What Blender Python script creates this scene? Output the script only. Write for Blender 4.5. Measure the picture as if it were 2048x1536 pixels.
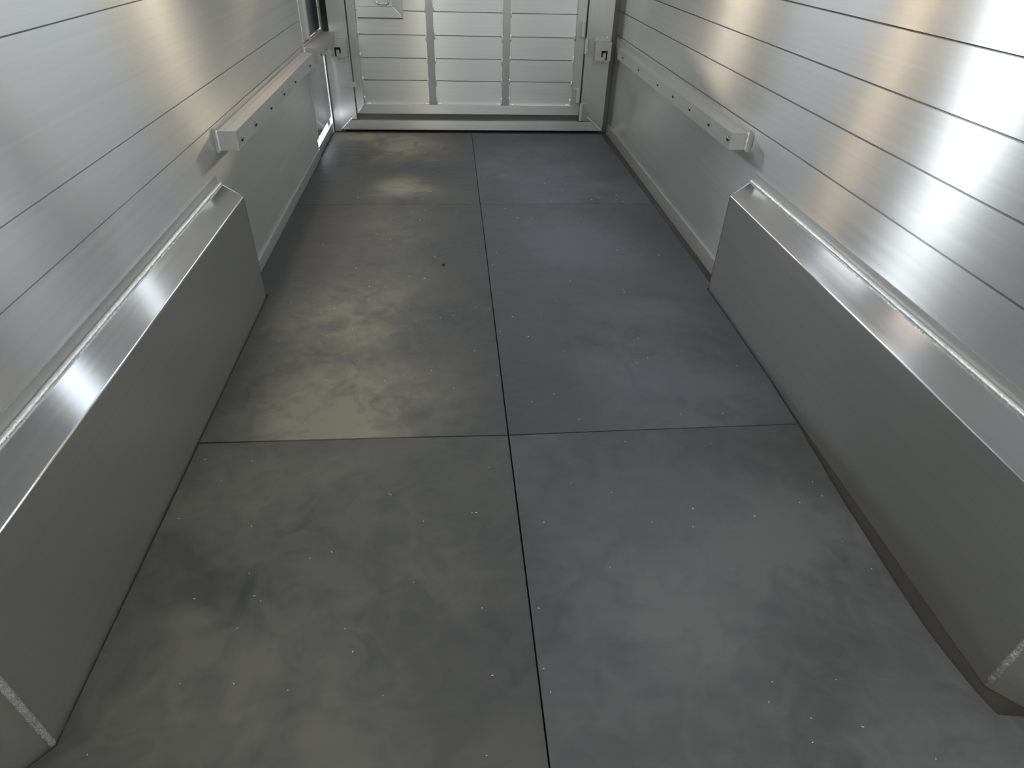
import bpy, bmesh, math, random
from mathutils import Vector, Matrix
random.seed(7)
S = bpy.context.scene
for o in list(bpy.data.objects):
    bpy.data.objects.remove(o, do_unlink=True)

# ------------------------------------------------------------------ camera
XL, XR = -0.872, 1.208            # inner faces of the side walls
YF = 5.05                         # face of the front gate frame
YN = 8.6                          # far end of the nose compartment
YR = -1.1                         # open rear end
H = 1.2985
yaw, pitch, roll, fpx = 0.10552, -0.63215, 0.03457, 1263.56
F = Vector((math.sin(yaw)*math.cos(pitch), math.cos(yaw)*math.cos(pitch), math.sin(pitch)))
R0 = Vector((math.cos(yaw), -math.sin(yaw), 0.0))
U0 = R0.cross(F)
Rt = math.cos(roll)*R0 + math.sin(roll)*U0
Up = -math.sin(roll)*R0 + math.cos(roll)*U0
cam_d = bpy.data.cameras.new('camera')
cam = bpy.data.objects.new('camera', cam_d)
S.collection.objects.link(cam)
M = Matrix((Rt, Up, -F)).transposed().to_4x4()
M.translation = (0, 0, H)
cam.matrix_world = M
cam_d.sensor_width = 36.0
cam_d.lens = fpx/2048*36.0
cam_d.clip_start = 0.02
S.camera = cam

# ------------------------------------------------------------------ world, lamps, exposure
W = bpy.data.worlds.new('overcast daylight')
S.world = W
W.use_nodes = True
bg = W.node_tree.nodes['Background']
bg.inputs['Color'].default_value = (0.86, 0.93, 1.0, 1)
bg.inputs['Strength'].default_value = 4.2


def area(name, loc, target, sx, sy, power, color):
    d = bpy.data.lights.new(name, 'AREA')
    d.shape = 'RECTANGLE'
    d.size, d.size_y = sx, sy
    d.energy = power
    d.color = color
    o = bpy.data.objects.new(name, d)
    S.collection.objects.link(o)
    o.location = loc
    o.rotation_euler = (Vector(target)-Vector(loc)).to_track_quat('-Z', 'Y').to_euler()
    return o


# daylight through the window of the left wall, dome lamps of the nose compartment
area('window_daylight', (XL-0.10, 4.05, 1.85), (1.2, 1.5, 0.7), 0.34, 0.40, 17, (0.90, 0.96, 1.0))
area('nose_lamp_left', (XL+0.06, 7.9, 1.47), (1.2, 3.2, 0.85), 0.15, 0.12, 5.0, (1.0, 0.86, 0.64))
area('nose_lamp_right', (XR-0.06, 7.4, 1.50), (-0.9, 2.3, 0.9), 0.24, 0.12, 5, (1.0, 0.86, 0.60))
area('door_lamp', (XL+0.04, 4.83, 1.42), (1.2, 1.9, 0.75), 0.10, 0.10, 2.4, (1.0, 0.76, 0.48))
area('rear_lamp', (-0.35, -1.0, 1.15), (1.15, 0.55, 0.1), 0.25, 0.25, 8, (1.0, 0.95, 0.78))
# translucent roof lights and small dome lamps under the roof
for nm, x, y, sx, sy, pw, colr in (('roof_light', -0.15, 4.0, 0.9, 0.2, 0.8, (0.85, 0.93, 1.0)),
                                   ('roof_light', -0.2, 2.95, 0.9, 0.22, 1.1, (0.85, 0.93, 1.0)),
                                   ('roof_light', 0.85, 3.62, 0.45, 0.55, 1.7, (0.88, 0.94, 1.0)),
                                   ('roof_lamp', 0.87, 2.86, 0.45, 0.30, 0.75, (1.0, 0.86, 0.72)),
                                   ('dome_lamp', 0.87, 4.80, 0.14, 0.14, 0.45, (1.0, 0.90, 0.68)),
                                   ('dome_lamp', -0.46, 4.80, 0.10, 0.10, 0.20, (1.0, 0.88, 0.62)),
                                   ):
    area(nm, (x, y, 2.055), (x, y, 0.0), sx, sy, pw, colr)
area('near_fill', (0.70, 0.35, 2.03), (-0.15, 0.75, 0.0), 0.5, 0.6, 14, (0.99, 1.0, 0.95))  # unseen fill light added to brighten the near floor and left wheel box

S.view_settings.view_transform = 'Standard'
S.view_settings.look = 'None'
S.view_settings.gamma = 1.0
S.view_settings.use_curve_mapping = False
S.view_settings.exposure = 0.2


# ------------------------------------------------------------------ materials
def nt_new(name):
    m = bpy.data.materials.new(name)
    m.use_nodes = True
    t = m.node_tree
    b = t.nodes['Principled BSDF']
    return m, t, b


def N(t, kind, **kw):
    n = t.nodes.new(kind)
    for k, v in kw.items():
        setattr(n, k, v)
    return n


def alu(name, col=(0.62, 0.63, 0.63), along=0.03, across=0.5, grain=(0, 1, 0), diff=0.2, scratch=0.02, var=0.25):
    """brushed aluminium: die lines run along the given direction, so a highlight stays
    narrow along the grain and is spread wide across it; a share of dull oxide scatters"""
    m, t, b = nt_new(name)
    L = t.links.new
    t.nodes.remove(b)
    out = t.nodes['Material Output']
    geo = N(t, 'ShaderNodeNewGeometry')
    mp = N(t, 'ShaderNodeMapping')
    sc = [90.0, 90.0, 90.0]
    for i in range(3):
        if grain[i]:
            sc[i] = 0.9
    mp.inputs['Scale'].default_value = sc
    L(geo.outputs['Position'], mp.inputs['Vector'])
    n1 = N(t, 'ShaderNodeTexNoise')
    n1.inputs['Scale'].default_value = 1.0
    n1.inputs['Detail'].default_value = 3.0
    L(mp.outputs[0], n1.inputs['Vector'])
    n2 = N(t, 'ShaderNodeTexNoise')
    n2.inputs['Scale'].default_value = 3.0
    n2.inputs['Detail'].default_value = 3.0
    L(geo.outputs['Position'], n2.inputs['Vector'])
    ad = N(t, 'ShaderNodeMath', operation='ADD')
    L(n1.outputs['Fac'], ad.inputs[0])
    L(n2.outputs['Fac'], ad.inputs[1])
    rough = (along*across)**0.25
    mr = N(t, 'ShaderNodeMapRange')
    mr.inputs['From Min'].default_value = 0.6
    mr.inputs['From Max'].default_value = 1.4
    mr.inputs['To Min'].default_value = rough*(1-var*0.5)
    mr.inputs['To Max'].default_value = rough*(1+var*0.5)
    L(ad.outputs[0], mr.inputs['Value'])
    mx = N(t, 'ShaderNodeMix', data_type='RGBA')
    mx.inputs[6].default_value = [c*0.93 for c in col]+[1]
    mx.inputs[7].default_value = [min(1, c*1.07) for c in col]+[1]
    L(n1.outputs['Fac'], mx.inputs[0])
    bp = N(t, 'ShaderNodeBump')
    bp.inputs['Strength'].default_value = scratch
    bp.inputs['Distance'].default_value = 0.002
    L(n1.outputs['Fac'], bp.inputs['Height'])
    g = N(t, 'ShaderNodeBsdfAnisotropic', distribution='GGX')
    g.inputs['Anisotropy'].default_value = 1-math.sqrt(along/across)
    tv = N(t, 'ShaderNodeCombineXYZ')
    for i in range(3):
        tv.inputs[i].default_value = grain[i]
    L(tv.outputs[0], g.inputs['Tangent'])
    L(mr.outputs[0], g.inputs['Roughness'])
    L(mx.outputs[2], g.inputs['Color'])
    L(bp.outputs[0], g.inputs['Normal'])
    d = N(t, 'ShaderNodeBsdfDiffuse')
    L(mx.outputs[2], d.inputs['Color'])
    ms = N(t, 'ShaderNodeMixShader')
    ms.inputs[0].default_value = diff
    L(g.outputs[0], ms.inputs[1])
    L(d.outputs[0], ms.inputs[2])
    L(ms.outputs[0], out.inputs['Surface'])
    return m


def plain(name, col, rough=0.5, metallic=0.0, bump=0.0, bscale=60.0):
    m, t, b = nt_new(name)
    b.inputs['Metallic'].default_value = metallic
    b.inputs['Roughness'].default_value = rough
    n = N(t, 'ShaderNodeTexNoise')
    n.inputs['Scale'].default_value = bscale
    n.inputs['Detail'].default_value = 4.0
    g = N(t, 'ShaderNodeNewGeometry')
    t.links.new(g.outputs['Position'], n.inputs['Vector'])
    mx = N(t, 'ShaderNodeMix', data_type='RGBA')
    mx.inputs[6].default_value = [c*0.85 for c in col]+[1]
    mx.inputs[7].default_value = [min(1, c*1.12) for c in col]+[1]
    t.links.new(n.outputs['Fac'], mx.inputs[0])
    t.links.new(mx.outputs[2], b.inputs['Base Color'])
    if bump:
        bp = N(t, 'ShaderNodeBump')
        bp.inputs['Strength'].default_value = bump
        bp.inputs['Distance'].default_value = 0.003
        t.links.new(n.outputs['Fac'], bp.inputs['Height'])
        t.links.new(bp.outputs[0], b.inputs['Normal'])
    return m


def rubber(name, clean, dust_or_sheen, lo, hi, dscale=2.3, seed=0.0, rough=0.5, patches=None, base=0.1):
    """black stall mat with chalky dusting or painted cool sheen smeared over it"""
    m, t, b = nt_new(name)
    L = t.links.new
    geo = N(t, 'ShaderNodeNewGeometry')
    off = N(t, 'ShaderNodeVectorMath', operation='ADD')
    off.inputs[1].default_value = (seed, seed*0.7, seed*1.3)
    L(geo.outputs['Position'], off.inputs[0])
    a = N(t, 'ShaderNodeTexNoise')
    a.inputs['Scale'].default_value = dscale
    a.inputs['Detail'].default_value = 6.0
    a.inputs['Roughness'].default_value = 0.6
    a.inputs['Distortion'].default_value = 0.5
    L(off.outputs[0], a.inputs['Vector'])
    c = N(t, 'ShaderNodeTexNoise')
    c.inputs['Scale'].default_value = 11.0
    c.inputs['Detail'].default_value = 5.0
    c.inputs['Distortion'].default_value = 1.2
    L(off.outputs[0], c.inputs['Vector'])
    fine = N(t, 'ShaderNodeTexNoise')
    fine.inputs['Scale'].default_value = 420.0
    L(off.outputs[0], fine.inputs['Vector'])
    mul = N(t, 'ShaderNodeMath', operation='MULTIPLY_ADD')
    L(c.outputs['Fac'], mul.inputs[0])
    mul.inputs[1].default_value = 0.5
    L(a.outputs['Fac'], mul.inputs[2])
    mr = N(t, 'ShaderNodeMapRange')
    mr.inputs['From Min'].default_value = lo
    mr.inputs['From Max'].default_value = hi
    L(mul.outputs[0], mr.inputs['Value'])
    if patches:
        # trodden-in dusting or painted sheen: elliptical patches with ragged edges
        sep = N(t, 'ShaderNodeSeparateXYZ')
        L(geo.outputs['Position'], sep.inputs[0])
        total = None

        def mth(op, a_, b_=None):
            n_ = N(t, 'ShaderNodeMath', operation=op)
            for k_, v_ in enumerate((a_, b_)):
                if v_ is None:
                    continue
                if isinstance(v_, (int, float)):
                    n_.inputs[k_].default_value = v_
                else:
                    L(v_, n_.inputs[k_])
            return n_.outputs[0]
        for (px, py_, rx, ry, st) in patches:
            ex = mth('POWER', mth('DIVIDE', mth('SUBTRACT', sep.outputs[0], px), rx), 2.0)
            ey = mth('POWER', mth('DIVIDE', mth('SUBTRACT', sep.outputs[1], py_), ry), 2.0)
            g_ = mth('MULTIPLY', mth('POWER', 2.718, mth('MULTIPLY', mth('ADD', ex, ey), -1.0)), st)
            total = g_ if total is None else mth('MAXIMUM', total, g_)
        amt = mth('ADD', mth('MULTIPLY', total, 1.0), base)
        msk = mth('MULTIPLY', mr.outputs[0], amt)
        msk = mth('MINIMUM', mth('MULTIPLY', msk, 1.4), 1.0)
    else:
        msk = mr.outputs[0]
    mx = N(t, 'ShaderNodeMix', data_type='RGBA')
    mx.inputs[6].default_value = (*clean, 1)
    mx.inputs[7].default_value = (*dust_or_sheen, 1)
    L(msk, mx.inputs[0])
    L(mx.outputs[2], b.inputs['Base Color'])
    rr = N(t, 'ShaderNodeMapRange')
    rr.inputs['To Min'].default_value = rough
    rr.inputs['To Max'].default_value = rough+0.2
    L(msk, rr.inputs['Value'])
    L(rr.outputs[0], b.inputs['Roughness'])
    b.inputs['Specular IOR Level'].default_value = 0.45
    b1 = N(t, 'ShaderNodeBump')
    b1.inputs['Strength'].default_value = 0.35
    b1.inputs['Distance'].default_value = 0.012
    L(c.outputs['Fac'], b1.inputs['Height'])
    b2 = N(t, 'ShaderNodeBump')
    b2.inputs['Strength'].default_value = 0.25
    b2.inputs['Distance'].default_value = 0.0015
    L(fine.outputs['Fac'], b2.inputs['Height'])
    L(b1.outputs[0], b2.inputs['Normal'])
    L(b2.outputs[0], b.inputs['Normal'])
    return m


MAT = dict(
    wall=alu('brushed wall aluminium', (0.74, 0.74, 0.73), 0.024, 0.42, (0, 1, 0), 0.09),
    front=alu('brushed gate plank aluminium', (0.70, 0.70, 0.68), 0.038, 0.26, (1, 0, 0), 0.13, 0.004, 0.15),
    frame=alu('mill finish frame aluminium', (0.62, 0.62, 0.60), 0.10, 0.30, (0, 0, 1), 0.25),
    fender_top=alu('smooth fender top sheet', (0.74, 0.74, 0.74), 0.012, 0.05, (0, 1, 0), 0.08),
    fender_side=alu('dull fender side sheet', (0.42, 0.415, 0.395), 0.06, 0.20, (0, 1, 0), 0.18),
    rail=alu('rail aluminium', (0.58, 0.575, 0.56), 0.10, 0.30, (0, 1, 0), 0.22),
    weld=plain('weld metal', (0.93, 0.93, 0.90), 0.20, 0.8, 0.6, 300.0),
    steel=plain('zinc bolt steel', (0.62, 0.62, 0.6), 0.22, 1.0, 0.1, 200.0),
    shade=plain('shade-toned aluminium', (0.16, 0.155, 0.14), 0.5, 0.4),  # shade of the gaps around the gate, painted in as a darker colour
    bolt_steel=plain('dark bolt steel', (0.20, 0.20, 0.20), 0.22, 1.0, 0.1, 200.0),
    dark=plain('dark joint gap', (0.03, 0.03, 0.032), 0.7),
    under=plain('raw floor plank aluminium', (0.050, 0.046, 0.038), 0.7, 0.2, 0.2, 30.0),
    dark_reflection=plain('dark reflection sheet', (0.02, 0.022, 0.024), 0.18),  # dark reflection beside the gate, painted in as colour
    roof=plain('roof sheet aluminium', (0.45, 0.45, 0.44), 0.5, 0.6),
    sliver=plain('bright aluminium shaving', (0.92, 0.92, 0.9), 0.4, 0.3),
    stone=plain('dark grit', (0.05, 0.05, 0.05), 0.45, 0.0, 0.5, 90.0),
)


# ------------------------------------------------------------------ mesh helpers
def bm_box(bm, x0, x1, y0, y1, z0, z1):
    vs = [bm.verts.new(p) for p in ((x0, y0, z0), (x1, y0, z0), (x1, y1, z0), (x0, y1, z0),
                                    (x0, y0, z1), (x1, y0, z1), (x1, y1, z1), (x0, y1, z1))]
    for f in ((3, 2, 1, 0), (4, 5, 6, 7), (0, 1, 5, 4), (1, 2, 6, 5), (2, 3, 7, 6), (3, 0, 4, 7)):
        bm.faces.new([vs[i] for i in f])
    return vs


def bm_prism(bm, pts, vec):
    """planar polygon pts extruded by vec"""
    v = Vector(vec)
    a = [bm.verts.new(p) for p in pts]
    b = [bm.verts.new(Vector(p)+v) for p in pts]
    n = len(pts)
    bm.faces.new(a[::-1])
    bm.faces.new(b)
    for i in range(n):
        bm.faces.new([a[i], a[(i+1) % n], b[(i+1) % n], b[i]])


def bm_tube(bm, path, radii, seg=8):
    """tube along points with one radius per point, closed ends"""
    rings = []
    n = len(path)
    for i, p in enumerate(path):
        p = Vector(p)
        d = (Vector(path[min(i+1, n-1)])-Vector(path[max(i-1, 0)])).normalized()
        u = d.orthogonal().normalized() if abs(d.z) > 0.9 else d.cross(Vector((0, 0, 1))).normalized()
        w = d.cross(u)
        r = radii[i] if hasattr(radii, '__len__') else radii
        rings.append([bm.verts.new(p+r*(math.cos(2*math.pi*k/seg)*u+math.sin(2*math.pi*k/seg)*w)) for k in range(seg)])
    for a, b in zip(rings, rings[1:]):
        for k in range(seg):
            bm.faces.new([a[k], a[(k+1) % seg], b[(k+1) % seg], b[k]])
    bm.faces.new(rings[0][::-1])
    bm.faces.new(rings[-1])


def obj(name, bm, mat, parent=None, bevel=0.0, segs=2, smooth=False):
    if bevel:
        es = [e for e in bm.edges if len(e.link_faces) == 2 and e.calc_face_angle(0) > 0.3]
        bmesh.ops.bevel(bm, geom=es, offset=bevel, segments=segs, profile=0.5, affect='EDGES', clamp_overlap=True)
    bmesh.ops.recalc_face_normals(bm, faces=bm.faces[:])
    me = bpy.data.meshes.new(name)
    bm.to_mesh(me)
    bm.free()
    me.materials.append(MAT[mat] if isinstance(mat, str) else mat)
    if smooth:
        for p in me.polygons:
            p.use_smooth = True
    o = bpy.data.objects.new(name, me)
    S.collection.objects.link(o)
    if parent is not None:
        o.parent = parent
        o.matrix_parent_inverse = parent.matrix_world.inverted()
    return o


def box(name, x0, x1, y0, y1, z0, z1, mat, parent=None, bevel=0.0, segs=2):
    bm = bmesh.new()
    bm_box(bm, min(x0, x1), max(x0, x1), min(y0, y1), max(y0, y1), min(z0, z1), max(z0, z1))
    return obj(name, bm, mat, parent, bevel, segs)


def struct(o):
    o['kind'] = 'structure'
    return o


def empty(name, loc, label, cat, group=None):
    o = bpy.data.objects.new(name, None)
    S.collection.objects.link(o)
    o.location = loc
    o.empty_display_size = 0.1
    bpy.context.view_layer.update()
    tag(o, label, cat, group)
    return o


def tag(o, label, cat, group=None):
    o['label'] = label
    o['category'] = cat
    if group:
        o['group'] = group
    return o


def bead(name, a, b, r, parent, step=0.006, amp=0.22, seg=7):
    """a rippled weld bead from a to b"""
    a, b = Vector(a), Vector(b)
    n = max(3, int((b-a).length/step)*2)
    bm = bmesh.new()
    path, rad = [], []
    for i in range(n+1):
        t = i/n
        path.append(a.lerp(b, t)+Vector((random.uniform(-1, 1), random.uniform(-1, 1), random.uniform(-1, 1)))*r*0.06)
        rad.append(r*(1+(amp if i % 2 else -amp)*random.uniform(0.5, 1.1)) * (0.6 if i in (0, n) else 1))
    bm_tube(bm, path, rad, seg)
    return obj(name, bm, 'weld', parent, smooth=True)


def bolt(parent, p, axis, r=0.008, h=0.005, mat='steel'):
    """round head bolt, axis 'x+','x-','y-'"""
    bm = bmesh.new()
    d = {'x+': Vector((1, 0, 0)), 'x-': Vector((-1, 0, 0)), 'y-': Vector((0, -1, 0))}[axis]
    p = Vector(p)
    bm_tube(bm, [p-d*0.004, p+d*h*0.3, p+d*h*0.75, p+d*h], [r, r, r*0.75, r*0.3], 12)
    return obj('bolt', bm, mat, parent, smooth=True)


# ------------------------------------------------------------------ shell: floor, walls, roof
fl = struct(box('floor', XL-0.05, XR+0.05, YR, YN, -0.06, -0.019, 'under'))
ce = struct(box('ceiling', XL-0.05, XR+0.05, YR, YN, 2.06, 2.09, 'roof'))
wf = struct(box('wall_front', XL-0.05, XR+0.05, YN, YN+0.04, -0.06, 2.09, 'roof'))

bm0 = bmesh.new()
bm_box(bm0, XL-0.05, XR+0.05, YR-0.04, YR, -0.06, 1.40)
bm_box(bm0, XL-0.05, XR+0.05, YR-0.04, YR, 1.95, 2.09)
bm_box(bm0, XL-0.05, -0.35, YR-0.04, YR, 1.40, 1.95)
bm_box(bm0, 0.75, XR+0.05, YR-0.04, YR, 1.40, 1.95)
struct(obj('wall_back', bm0, 'roof'))

ZTOP = 1.385      # top of the planked lower wall
TH = 0.022


def wall(name, x, s, spans, seams, joint, holes):
    """side wall: dark backing sheet, extruded planks in front of it, sheet above with window openings"""
    bm = bmesh.new()
    xb = x-s*TH                     # back of the planks (s = +1: interior lies towards +x)
    for (y0, y1, z0) in spans:
        bm_box(bm, min(xb, xb-s*0.02), max(xb, xb-s*0.02), y0, y1, z0, ZTOP)
    w = struct(obj(name, bm, 'dark'))
    for (y0, y1, z0) in spans:
        zs = [z for z in seams if z > z0]
        zs = [z0]+zs
        for a, b in zip(zs, zs[1:]):
            b2 = bmesh.new()
            bm_box(b2, min(x, xb), max(x, xb), y0, y1, a+joint/2, b-joint/2)
            o = obj('plank', b2, 'wall', w, 0.0018, 2)
    # upper sheet
    b3 = bmesh.new()
    ys = YR
    for (h0, h1, hz0, hz1) in holes:
        bm_box(b3, min(x, xb), max(x, xb), ys, h0, ZTOP, 2.06)
        bm_box(b3, min(x, xb), max(x, xb), h0, h1, ZTOP, hz0)
        bm_box(b3, min(x, xb), max(x, xb), h0, h1, hz1, 2.06)
        ys = h1
    bm_box(b3, min(x, xb), max(x, xb), ys, YN, ZTOP, 2.06)
    obj('upper_sheet', b3, 'wall', w)
    return w


DY0, DY1 = 4.375, 5.02            # escape door in the left wall
seamsL = [0.662, 0.793, 1.087, 1.24, ZTOP]
seamsR = [0.660, 0.808, 0.950, 1.096, 1.24, ZTOP]
wl = wall('wall_left', XL, 1, [(YR, DY0, -0.019), (DY1+0.012, YN, -0.019)], seamsL, 0.0032,
          [(0.2, 1.5, 1.47, 1.97), (3.72, 4.25, 1.47, 2.0), (5.3, 6.9, 1.42, 1.97)])
wr = wall('wall_right', XR, -1, [(YR, YN, -0.019)], seamsR, 0.005,
          [(0.9, 2.3, 1.47, 1.97), (3.7, 4.45, 1.47, 1.97), (4.7, 6.7, 1.45, 1.97)])
struct(box('baseboard_left', XL, XL+0.008, 2.46, DY0-0.01, -0.017, 0.052, 'rail', None, 0.002))
struct(box('baseboard_right', XR, XR-0.008, 2.47, YF-0.01, -0.017, 0.055, 'rail', None, 0.002))

# ------------------------------------------------------------------ rubber mats
CLEAN = (0.036, 0.0375, 0.040)
TAN = (0.225, 0.208, 0.155)
OLIVE = (0.118, 0.114, 0.096)
GRY = (0.104, 0.108, 0.108)
COOL_SHEEN = (0.092, 0.100, 0.112)  # cool light reflected on the right mats, painted into their colour
m_nl = rubber('near left mat rubber', CLEAN, OLIVE, 0.45, 0.95, 1.9, 1.3, base=0.35, patches=[
    (-0.50, 1.20, 0.30, 0.35, 0.6), (-0.50, 0.80, 0.35, 0.25, 0.8), (-0.45, 0.40, 0.30, 0.2, 0.8), (-0.15, 0.95, 0.2, 0.15, 0.4)])
m_nr = rubber('near right mat rubber', CLEAN, GRY, 0.42, 0.95, 2.0, 5.1, base=0.45, patches=[
    (0.88, 0.98, 0.25, 0.20, 0.7), (0.50, 0.85, 0.30, 0.25, 0.4), (0.90, 0.50, 0.40, 0.2, 0.6)])
m_ml = rubber('middle left mat rubber', CLEAN, TAN, 0.50, 0.92, 3.0, 9.4, base=0.05, patches=[
    (-0.38, 1.66, 0.26, 0.36, 1.2), (-0.42, 2.20, 0.26, 0.5, 0.8), (-0.32, 3.1, 0.2, 0.5, 0.3)])
m_mr = rubber('middle right mat rubber', CLEAN, COOL_SHEEN, 0.42, 0.90, 1.8, 3.7, base=0.15, patches=[
    (0.80, 1.9, 0.42, 0.8, 0.8), (0.65, 3.0, 0.4, 0.6, 0.8)])
m_fl = rubber('far left mat rubber', CLEAN, TAN, 0.46, 0.86, 3.4, 14.2, base=0.06, patches=[
    (-0.33, 4.65, 0.24, 0.32, 1.0), (-0.30, 3.75, 0.18, 0.2, 0.7), (-0.6, 4.85, 0.2, 0.12, 0.9)])
m_fr = rubber('far right mat rubber', CLEAN, COOL_SHEEN, 0.45, 0.92, 2.4, 21.6, base=0.5, patches=[(0.6, 4.2, 0.4, 0.6, 0.5)])


def mat_thing(poly, mat, label):
    bm = bmesh.new()
    bm_prism(bm, [(x, y, -0.0185) for x, y in poly], (0, 0, 0.0185))
    o = obj('rubber_mat', bm, mat, None, 0.0025, 2)
    return tag(o, label, 'mat', 'black rubber floor mats')


mat_thing([(-0.862, YR+0.1), (0.150, YR+0.1), (0.1515, 0.9), (0.150, 1.491), (-0.20, 1.498), (-0.783, 1.503), (-0.786, 0.635), (-0.862, 0.552)], m_nl,
          'black rubber floor mat nearest on the left, dusted grey brown')
mat_thing([(0.154, YR+0.1), (1.198, YR+0.1), (1.198, 0.545), (1.095, 0.560), (1.082, 0.608), (1.072, 0.69), (1.066, 0.77), (1.068, 0.90), (1.074, 1.05),
           (1.076, 1.15), (1.088, 1.32), (1.100, 1.497), (0.50, 1.495), (0.155, 1.491), (0.1555, 0.9)], m_nr,
          'black rubber floor mat nearest on the right, its side edge curling off the wheel box')
mat_thing([(-0.785, 1.510), (-0.20, 1.503), (0.150, 1.496), (0.1525, 3.488), (-0.861, 3.493), (-0.861, 2.444), (-0.785, 2.444)], m_ml,
          'middle left rubber floor mat with tan dusty footprints beside the left wheel box')
mat_thing([(0.1545, 1.496), (0.50, 1.499), (1.100, 1.501), (1.112, 1.75), (1.118, 2.44), (1.150, 2.46), (1.150, 3.483), (0.156, 3.488)], m_mr,
          'middle right rubber floor mat, clean black with a painted cool sheen, beside the right wheel box')
mat_thing([(-0.861, 3.496), (0.151, 3.491), (0.152, 4.955), (-0.861, 4.965)], m_fl,
          'far left rubber floor mat before the gate with a pale tan smear')
mat_thing([(0.155, 3.491), (1.149, 3.487), (1.140, 4.945), (0.155, 4.955)], m_fr,
          'far right rubber floor mat before the hinged side of the gate, black with a painted cool sheen')


# ------------------------------------------------------------------ wheel boxes
def wheel_box(s, xw, xi, y0, y1, zb, zw, label):
    """s = +1 left wall (interior towards +x); xi inner face, top slopes from zw at the wall down to zb"""
    root = empty('wheel_box', (xw, (y0+y1)/2, 0), label, 'wheel cover', 'aluminium wheel boxes along the walls')
    t = 0.004
    zf = -0.018
    xt = xw+s*0.0042                             # panels stop just clear of the wall sheet
    e = abs(xi-xw)                               # mitred near end runs back to the wall at 45 degrees
    # bent sheet: side panel with a rolled top edge
    bm = bmesh.new()
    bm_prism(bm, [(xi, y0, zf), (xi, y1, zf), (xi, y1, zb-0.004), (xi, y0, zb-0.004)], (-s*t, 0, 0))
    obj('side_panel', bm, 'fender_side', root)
    # top panel with rounded nose
    r = 0.008
    ang = math.atan2(zw-zb, e)
    prof = []
    for k in range(7):
        a = k/6*(math.pi/2-ang)
        prof.append((xi-s*r+s*r*math.cos(a), zb-0.004+r*math.sin(a)-0.002))
    prof.append((xt, zw))
    inner = [(x-s*t*0.7, z-t) for x, z in prof]
    bm = bmesh.new()
    # near end of the sheet follows the mitre
    def yy(x):
        return y0-abs(x-xi)*1.0
    ring = prof+inner[::-1]
    a = [bm.verts.new((x, yy(x), z)) for x, z in ring]
    b = [bm.verts.new((x, y1, z)) for x, z in ring]
    n = len(ring)
    for i in range(n):
        bm.faces.new([a[i], a[(i+1) % n], b[(i+1) % n], b[i]])
    bm.faces.new(a[::-1])
    bm.faces.new(b)
    o = obj('top_panel', bm, 'fender_top', root)
    for p in o.data.polygons:
        p.use_smooth = True
    o.data.set_sharp_from_angle(angle=math.radians(40))
    # end panels
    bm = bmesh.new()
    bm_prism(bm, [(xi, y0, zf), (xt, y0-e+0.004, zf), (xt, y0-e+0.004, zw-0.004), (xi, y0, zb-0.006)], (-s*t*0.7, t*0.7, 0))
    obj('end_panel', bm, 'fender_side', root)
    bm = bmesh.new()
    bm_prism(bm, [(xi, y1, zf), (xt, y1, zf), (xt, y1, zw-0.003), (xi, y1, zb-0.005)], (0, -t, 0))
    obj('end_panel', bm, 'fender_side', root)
    # sealing flange on the wall and the welds
    box('wall_flange', xw+s*0.0005, xw+s*0.003, y0-0.05, y1-0.01, zw-0.002, zw+0.034, 'rail', root, 0.001, 1)
    bead('weld_bead', (xw+s*0.0105, y0-e+0.03, zw+0.001), (xw+s*0.0105, y1-0.004, zw+0.001), 0.0075, root, 0.008, 0.10)
    bead('weld_bead', (xi-s*0.001, y0-0.003, 0.004), (xi-s*0.001, y0-0.003, zb-0.01), 0.0065, root, 0.007, 0.24)
    bead('weld_bead', (xi-s*0.002, y1, 0.004), (xi-s*0.002, y1, zb-0.004), 0.0022, root, 0.02, 0.1)
    bead('weld_bead', (xi-s*0.006, y1, zb), (xw+s*0.004, y1, zw), 0.0022, root, 0.02, 0.1)
    return root


wheel_box(1, XL, -0.7905, 0.640, 2.429, 0.429, 0.479, 'long aluminium wheel box welded along the left wall')
wheel_box(-1, XR, 1.1255, 0.630, 2.443, 0.422, 0.481, 'long aluminium wheel box welded along the right wall')


# ------------------------------------------------------------------ bumper rails
def rail(s, xw, y0, y1, z0, z1, depth, bolts, label, lead=0.0, bz=0.607):
    root = empty('bumper_rail', (xw, (y0+y1)/2, z0), label, 'rail', 'aluminium bumper rails')
    xi = xw+s*depth
    box('bar', xw+s*0.014, xi, y0, y1, z0, z1, 'rail', root, 0.003, 2)
    box('wall_strip', xw+s*0.0005, xw+s*0.012, y0-0.012, y1+lead, z0-0.010, z1+0.010, 'rail', root, 0.003, 2)
    box('end_cap', xw+s*0.0125, xi+s*0.0005, y0-0.012, y0-0.0005, z0-0.001, z1+0.001, 'frame', root, 0.002, 2)
    bead('weld_bead', (xw+s*0.015, y0-0.013, z0-0.004), (xw+s*0.015, y0-0.013, z1+0.004), 0.006, root, 0.008, 0.2)
    box('seam_strip', xw+s*0.036, xw+s*0.040, y0+0.02, y1-0.02, z1-0.0005, z1+0.0018, 'rail', root)
    for y in bolts:
        bolt(root, (xi, y, bz), 'x+' if s > 0 else 'x-', 0.0105, 0.006, 'bolt_steel')
    return root


rail(1, XL, 2.507, 4.20, 0.580, 0.647, 0.0838, [2.55, 2.767, 3.048, 3.326, 3.603, 4.045],
     'long bumper rail with bolt heads on the left wall beyond the wheel box')
rail(1, XL, 4.31, 5.00, 0.582, 0.655, 0.088, [4.42, 4.62],
     'short bumper rail on the left escape door beside the gate')
rail(-1, XR, 2.568, 4.63, 0.572, 0.636, 0.0832, [2.585, 2.815, 3.087, 3.357, 3.644, 4.061, 4.479],
     'long bumper rail with bolt heads on the right wall beyond the wheel box', lead=0.36)

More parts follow.
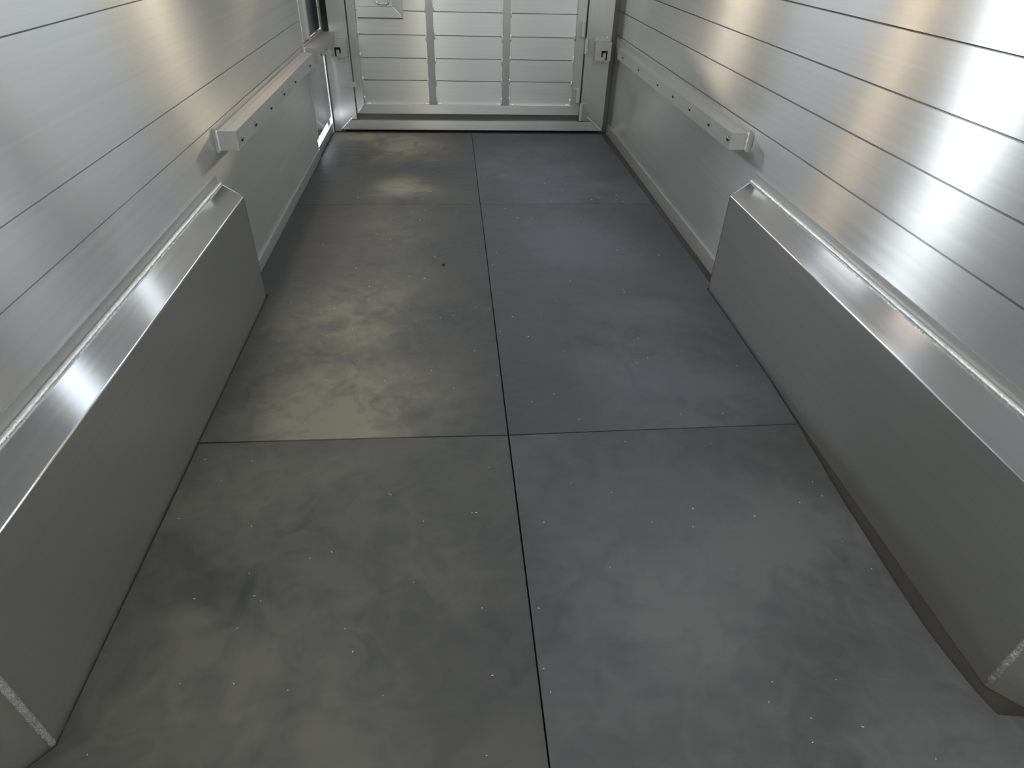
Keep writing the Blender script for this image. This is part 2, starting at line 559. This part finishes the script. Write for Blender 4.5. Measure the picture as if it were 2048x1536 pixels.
# ------------------------------------------------------------------ escape door in the left wall
ed = empty('escape_door', (XL, (DY0+DY1)/2, 0.11), 'aluminium escape door in the left wall beside the gate, with a painted dark reflection above its rail', 'door')
box('lower_panel', XL-0.024, XL-0.002, DY0+0.006, DY1-0.022, 0.105, 0.668, 'fender_top', ed, 0.002)
box('edge_strip', XL-0.02, XL+0.006, DY0+0.006, DY0+0.018, 0.105, 0.562, 'rail', ed, 0.002)
box('window_post', XL-0.02, XL+0.012, DY0+0.15, DY0+0.185, 0.670, 1.38, 'rail', ed, 0.003)
box('upper_panel', XL-0.024, XL-0.002, DY0+0.019, DY0+0.149, 0.670, 1.38, 'wall', ed, 0.002)
box('dark_panel', XL-0.020, XL-0.004, DY0+0.187, DY1+0.005, 0.672, 1.38, 'dark_reflection', ed, 0.002)  # dark colour stands for a reflection on the upper door
box('sill_strip', XL-0.022, XL-0.004, DY0+0.0, DY1+0.0, -0.017, 0.050, 'rail', ed, 0.002)

# ------------------------------------------------------------------ front: fixed surround
gs = empty('gate_surround', (0.17, YF, 0), 'fixed aluminium frame of sill and posts around the front gate', 'frame')
ZG = 1.02                     # top of the gate, above the picture
D = 0.06


def poly_y(name, pts, y, d, mat, parent, bevel=0.0015):
    bm = bmesh.new()
    bm_prism(bm, [(x, y, z) for x, z in pts], (0, d, 0))
    return obj(name, bm, mat, parent, bevel, 2)


poly_y('sill', [(-0.818, 0.001), (1.165, 0.001), (1.082, 0.067), (-0.742, 0.067)], YF, D, 'front', gs)
poly_y('post', [(-0.821, 0.001), (-0.821, ZG), (-0.697, ZG), (-0.697, 0.075), (-0.742, 0.070)], YF, D, 'frame', gs)
poly_y('post', [(1.168, 0.001), (1.168, ZG), (0.986, ZG), (0.986, 0.075), (1.084, 0.070)], YF, D, 'frame', gs)
bead('weld_bead', (-0.8195, YF, 0.001), (-0.722, YF, 0.088), 0.0035, gs, 0.012, 0.1)
bead('weld_bead', (1.1665, YF, 0.001), (1.045, YF, 0.100), 0.0035, gs, 0.012, 0.1)
box('back_sill', -0.80, 1.15, YF+0.055, YF+0.10, -0.017, 0.16, 'shade', gs)  # darkened to carry the shade of the slot under the gate
box('gap_shade', -0.73, -0.655, YF+0.063, YF+0.08, 0.66, ZG, 'dark', gs)  # dark strips added behind the gaps to stand for their shade
box('gap_shade', 0.94, 1.02, YF+0.063, YF+0.08, 0.17, ZG, 'dark', gs)
# wall posts closing the gap between the frame and the side walls
box('corner_post', XL+0.004, -0.823, YF+0.02, YF+0.06, -0.017, 0.60, 'rail', gs, 0.002)
box('corner_post_upper', XL+0.004, -0.823, YF+0.02, YF+0.06, 0.602, ZG, 'dark_reflection', gs, 0.002)  # upper part of the left post, in the same painted dark reflection
box('corner_post', 1.170, XR-0.001, YF+0.030, YF+0.06, -0.017, ZG, 'shade', gs, 0.002)  # darkened to carry the shade of the corner


# ------------------------------------------------------------------ swing gate
sg = empty('swing_gate', (0.14, YF+0.01, 0.112), 'aluminium plank gate with two vertical bars closing the front', 'gate')
gy = YF+0.004
poly_y('bottom_rail', [(-0.685, 0.114), (0.972, 0.114), (0.914, 0.178), (-0.632, 0.178)], gy, 0.045, 'front', sg)
poly_y('stile', [(-0.688, 0.114), (-0.688, ZG), (-0.631, ZG), (-0.634, 0.178)], gy, 0.045, 'frame', sg)
poly_y('stile', [(0.974, 0.114), (0.974, ZG), (0.909, ZG), (0.916, 0.178)], gy, 0.045, 'frame', sg)
bead('weld_bead', (-0.687, gy, 0.115), (-0.634, gy, 0.177), 0.0030, sg, 0.012, 0.1)
bead('weld_bead', (0.973, gy, 0.115), (0.915, gy, 0.177), 0.0030, sg, 0.012, 0.1)
py = gy+0.024
zs = [0.170, 0.338, 0.485, 0.632, 0.778, 0.924, ZG]
for a, b in zip(zs, zs[1:]):
    pk = box('plank', -0.64, 0.92, py, py+0.015, a+0.0022, b-0.0022, 'front', sg, 0.0008, 1)
    tl = random.uniform(-0.012, 0.012)
    for v in pk.data.vertices:
        v.co.y += (v.co.z-(a+b)/2)*tl
box('joint_backing', -0.64, 0.92, py+0.0155, py+0.018, 0.172, ZG-0.001, 'dark', sg)
box('top_rail', -0.63, 0.91, gy, gy+0.045, ZG-0.05, ZG, 'front', sg, 0.002)
for x0, x1 in ((-0.153, -0.103), (0.387, 0.437)):
    box('vertical_bar', x0, x1, gy+0.001, py-0.0005, 0.180, ZG-0.052, 'frame', sg, 0.003)


def tack(x, z, l, horizontal=False, r=0.0065):
    y = py-0.002
    a = (x, y, z-l/2) if not horizontal else (x-l/2, y-0.004, z)
    b = (x, y, z+l/2) if not horizontal else (x+l/2, y-0.004, z)
    bead('tack_weld', a, b, r, sg, 0.018, 0.32, 9)


for x, zz in ((-0.156, (0.79, 0.615, 0.475, 0.33, 0.205)), (-0.099, (0.80, 0.635, 0.47, 0.33, 0.21)),
              (0.384, (0.62, 0.47, 0.33, 0.205)), (0.441, (0.77, 0.625, 0.49, 0.34, 0.21)),
              (-0.628, (0.635, 0.50, 0.335, 0.21)), (0.905, (0.64, 0.49, 0.33, 0.205))):
    for z in zz:
        tack(x, z, random.uniform(0.035, 0.06))
for x, z in ((-0.60, 0.181), (-0.172, 0.181), (-0.078, 0.181), (0.362, 0.181), (0.462, 0.181), (0.89, 0.181)):
    tack(x, z, 0.042, True)

# raised latch frame in the upper left corner of the gate
lf = empty('latch_window', (-0.46, gy, 0.735), 'x', 'x')
for k in ('label', 'category'):
    del lf[k]
lf.parent = sg
lf.matrix_parent_inverse = sg.matrix_world.inverted()
fy = gy+0.002
poly_y('frame_bar', [(-0.618, 0.737), (-0.312, 0.737), (-0.372, 0.802), (-0.618, 0.802)], fy, 0.021, 'front', lf, 0.001)
poly_y('frame_bar', [(-0.309, 0.737), (-0.309, ZG-0.06), (-0.369, ZG-0.06), (-0.369, 0.803)], fy, 0.021, 'frame', lf, 0.001)
box('shadow_strip', -0.618, -0.312, fy+0.004, fy+0.0205, 0.7315, 0.7365, 'dark', lf)  # dark strip painting in the shade line below the raised frame
bead('weld_bead', (-0.3105, fy, 0.738), (-0.371, fy, 0.802), 0.0028, lf, 0.012, 0.1)
box('latch_plate', -0.617, -0.373, fy+0.008, fy+0.021, 0.804, ZG-0.06, 'front', lf, 0.001, 1)
# recessed rectangular handle of bent rod
bm = bmesh.new()
pts = [(-0.484, 0.96), (-0.484, 0.835), (-0.478, 0.823), (-0.466, 0.818), (-0.415, 0.818), (-0.405, 0.823), (-0.400, 0.835), (-0.400, 0.96)]
bm_tube(bm, [(x, fy-0.003, z) for x, z in pts], 0.0058, 8)
obj('latch_handle', bm, 'steel', lf, smooth=True)
# slide bolt across the gap on the left
box('slide_bolt', -0.752, -0.664, YF-0.012, YF-0.0005, 0.298, 0.328, 'rail', sg, 0.003)
tack_b = bmesh.new()
bm_tube(tack_b, [(-0.668, YF-0.012, 0.325), (-0.664, YF-0.004, 0.320)], [0.004, 0.005], 8)
obj('bolt', tack_b, 'steel', sg, smooth=True)


def knuckle(parent, x, z0, z1, lx0, lx1):
    bm = bmesh.new()
    bm_tube(bm, [(x, YF-0.010, z0), (x, YF-0.010, z0+0.003), (x, YF-0.010, z1-0.003), (x, YF-0.010, z1)], [0.013, 0.0155, 0.0155, 0.013], 14)
    o = obj('hinge_knuckle', bm, 'rail', parent, smooth=True)
    o.data.set_sharp_from_angle(angle=math.radians(35))
    box('hinge_leaf', lx0, lx1, YF-0.006, YF+0.0035, z0+0.002, z1-0.002, 'frame', o, 0.001, 1)


for (a, b, c) in ((0.745, 0.640, 0.535), (0.303, 0.203, 0.078)):
    knuckle(sg, 0.957, b+0.002, a, 0.922, 0.957)
    knuckle(gs, 0.990, c, b-0.002, 0.990, 1.020)


# ------------------------------------------------------------------ latch brackets on the posts
def bracket(x0, x1, zt, zb, s, label):
    """square pocket with a hooked keyhole; s = +1 keeps the long leg on the left"""
    cx = (x0+x1)/2
    root = empty('latch_bracket', (cx, YF, zb), label, 'bracket', 'keyhole latch brackets on the gate posts')
    y1 = YF-0.0005
    box('base_plate', x0, x1, YF-0.0065, y1, zb, zt, 'rail', root, 0.001, 1)
    pz1, pz0 = zt-0.035, zb+0.040
    dp = 0.048
    # pocket walls
    bm = bmesh.new()
    bm_box(bm, x0, x0+0.006, YF-dp, YF-0.007, pz0, pz1)
    bm_box(bm, x1-0.006, x1, YF-dp, YF-0.007, pz0, pz1)
    bm_box(bm, x0+0.006, x1-0.006, YF-dp, YF-0.007, pz1-0.006, pz1)
    obj('pocket', bm, 'rail', root, 0.001, 1)
    # front face with the cut-out: cells on a grid
    w = x1-x0
    hgt = pz1-pz0
    xs = [0, .22, .33, .50, .60, 1] if s > 0 else [0, .40, .50, .67, .78, 1]
    zs_ = [0, 0.22, 0.42, 0.55, 1]
    cut = {(1, 0), (1, 1), (1, 2), (2, 2), (3, 2), (3, 1)} if s > 0 else {(3, 0), (3, 1), (3, 2), (2, 2), (1, 2), (1, 1)}
    bm = bmesh.new()
    for i in range(5):
        for j in range(4):
            if (i, j) in cut:
                continue
            bm_box(bm, x0+xs[i]*w, x0+xs[i+1]*w, YF-dp-0.005, YF-dp, pz0+zs_[j]*hgt, pz0+zs_[j+1]*hgt)
    bmesh.ops.remove_doubles(bm, verts=bm.verts[:], dist=1e-5)
    seen = {}
    for f in bm.faces[:]:
        k = frozenset(v.index for v in f.verts)
        seen.setdefault(tuple(sorted(round(c, 4) for v in f.verts for c in v.co)), []).append(f)
    bmesh.ops.delete(bm, geom=[f for l in seen.values() if len(l) > 1 for f in l], context='FACES_ONLY')
    obj('keyhole_face', bm, 'rail', root)
    box('pocket_back', x0+0.006, x1-0.006, YF-0.012, YF-0.007, pz0, pz1-0.007, 'dark', root)
    xp = x0+((xs[1]+xs[2])/2 if s > 0 else (xs[3]+xs[4])/2)*w
    bm = bmesh.new()
    bm_tube(bm, [(xp+s*0.004, YF-dp+0.004, pz0+0.5*hgt), (xp+s*0.008, YF-dp-0.004, pz0+0.1*hgt), (xp+s*0.018, YF-dp+0.006, pz0-0.018)], [0.003, 0.0035, 0.003], 8)
    obj('spring_pin', bm, 'steel', root, smooth=True)
    for bx in (x0+0.022, x1-0.026):
        bolt(root, (bx, YF-0.0065, zt-0.013), 'y-', 0.0065, 0.005)
    bolt(root, ((x1-0.016) if s > 0 else (x0+0.020), YF-0.0065, zb+0.022), 'y-', 0.0065, 0.005)
    return root


bracket(-0.817, -0.704, 0.645, 0.455, 1, 'aluminium latch bracket with a hooked keyhole on the left gate post')
bracket(1.047, 1.163, 0.655, 0.458, -1, 'aluminium latch bracket with a hooked keyhole on the right gate post')

# ------------------------------------------------------------------ small things on the floor
bm = bmesh.new()
for i in range(150):
    y = 0.35+random.random()**1.7*3.6
    x = random.uniform(-0.75, 1.05)
    if y < 2.45 and not (-0.76 < x < 1.03):
        continue
    a = random.uniform(0, math.pi)
    l = random.uniform(0.0009, 0.0026)*(1+0.2*y)
    w_ = random.uniform(0.0004, 0.0008)*(1+0.2*y)
    dx, dy = math.cos(a), math.sin(a)
    z0 = 0.0004
    top = random.uniform(0.0008, 0.002)
    p = [(x-dx*l, y-dy*l), (x-dy*w_, y+dx*w_), (x+dx*l, y+dy*l), (x+dy*w_, y-dx*w_)]
    bm_prism(bm, [(q[0], q[1], z0) for q in p], (0, 0, top))
sh = obj('metal_shavings', bm, 'sliver')
sh['kind'] = 'stuff'
tag(sh, 'bright aluminium shavings scattered over the black rubber mats', 'shavings')

bm = bmesh.new()
bmesh.ops.create_icosphere(bm, subdivisions=2, radius=0.008)
for v in bm.verts:
    v.co *= random.uniform(0.85, 1.15)
    v.co.z *= 0.7
    v.co += Vector((-0.052, 2.711, 0.0052))
pb = obj('pebble', bm, 'stone', smooth=True)
tag(pb, 'small dark pebble lying on the middle left rubber mat', 'pebble')
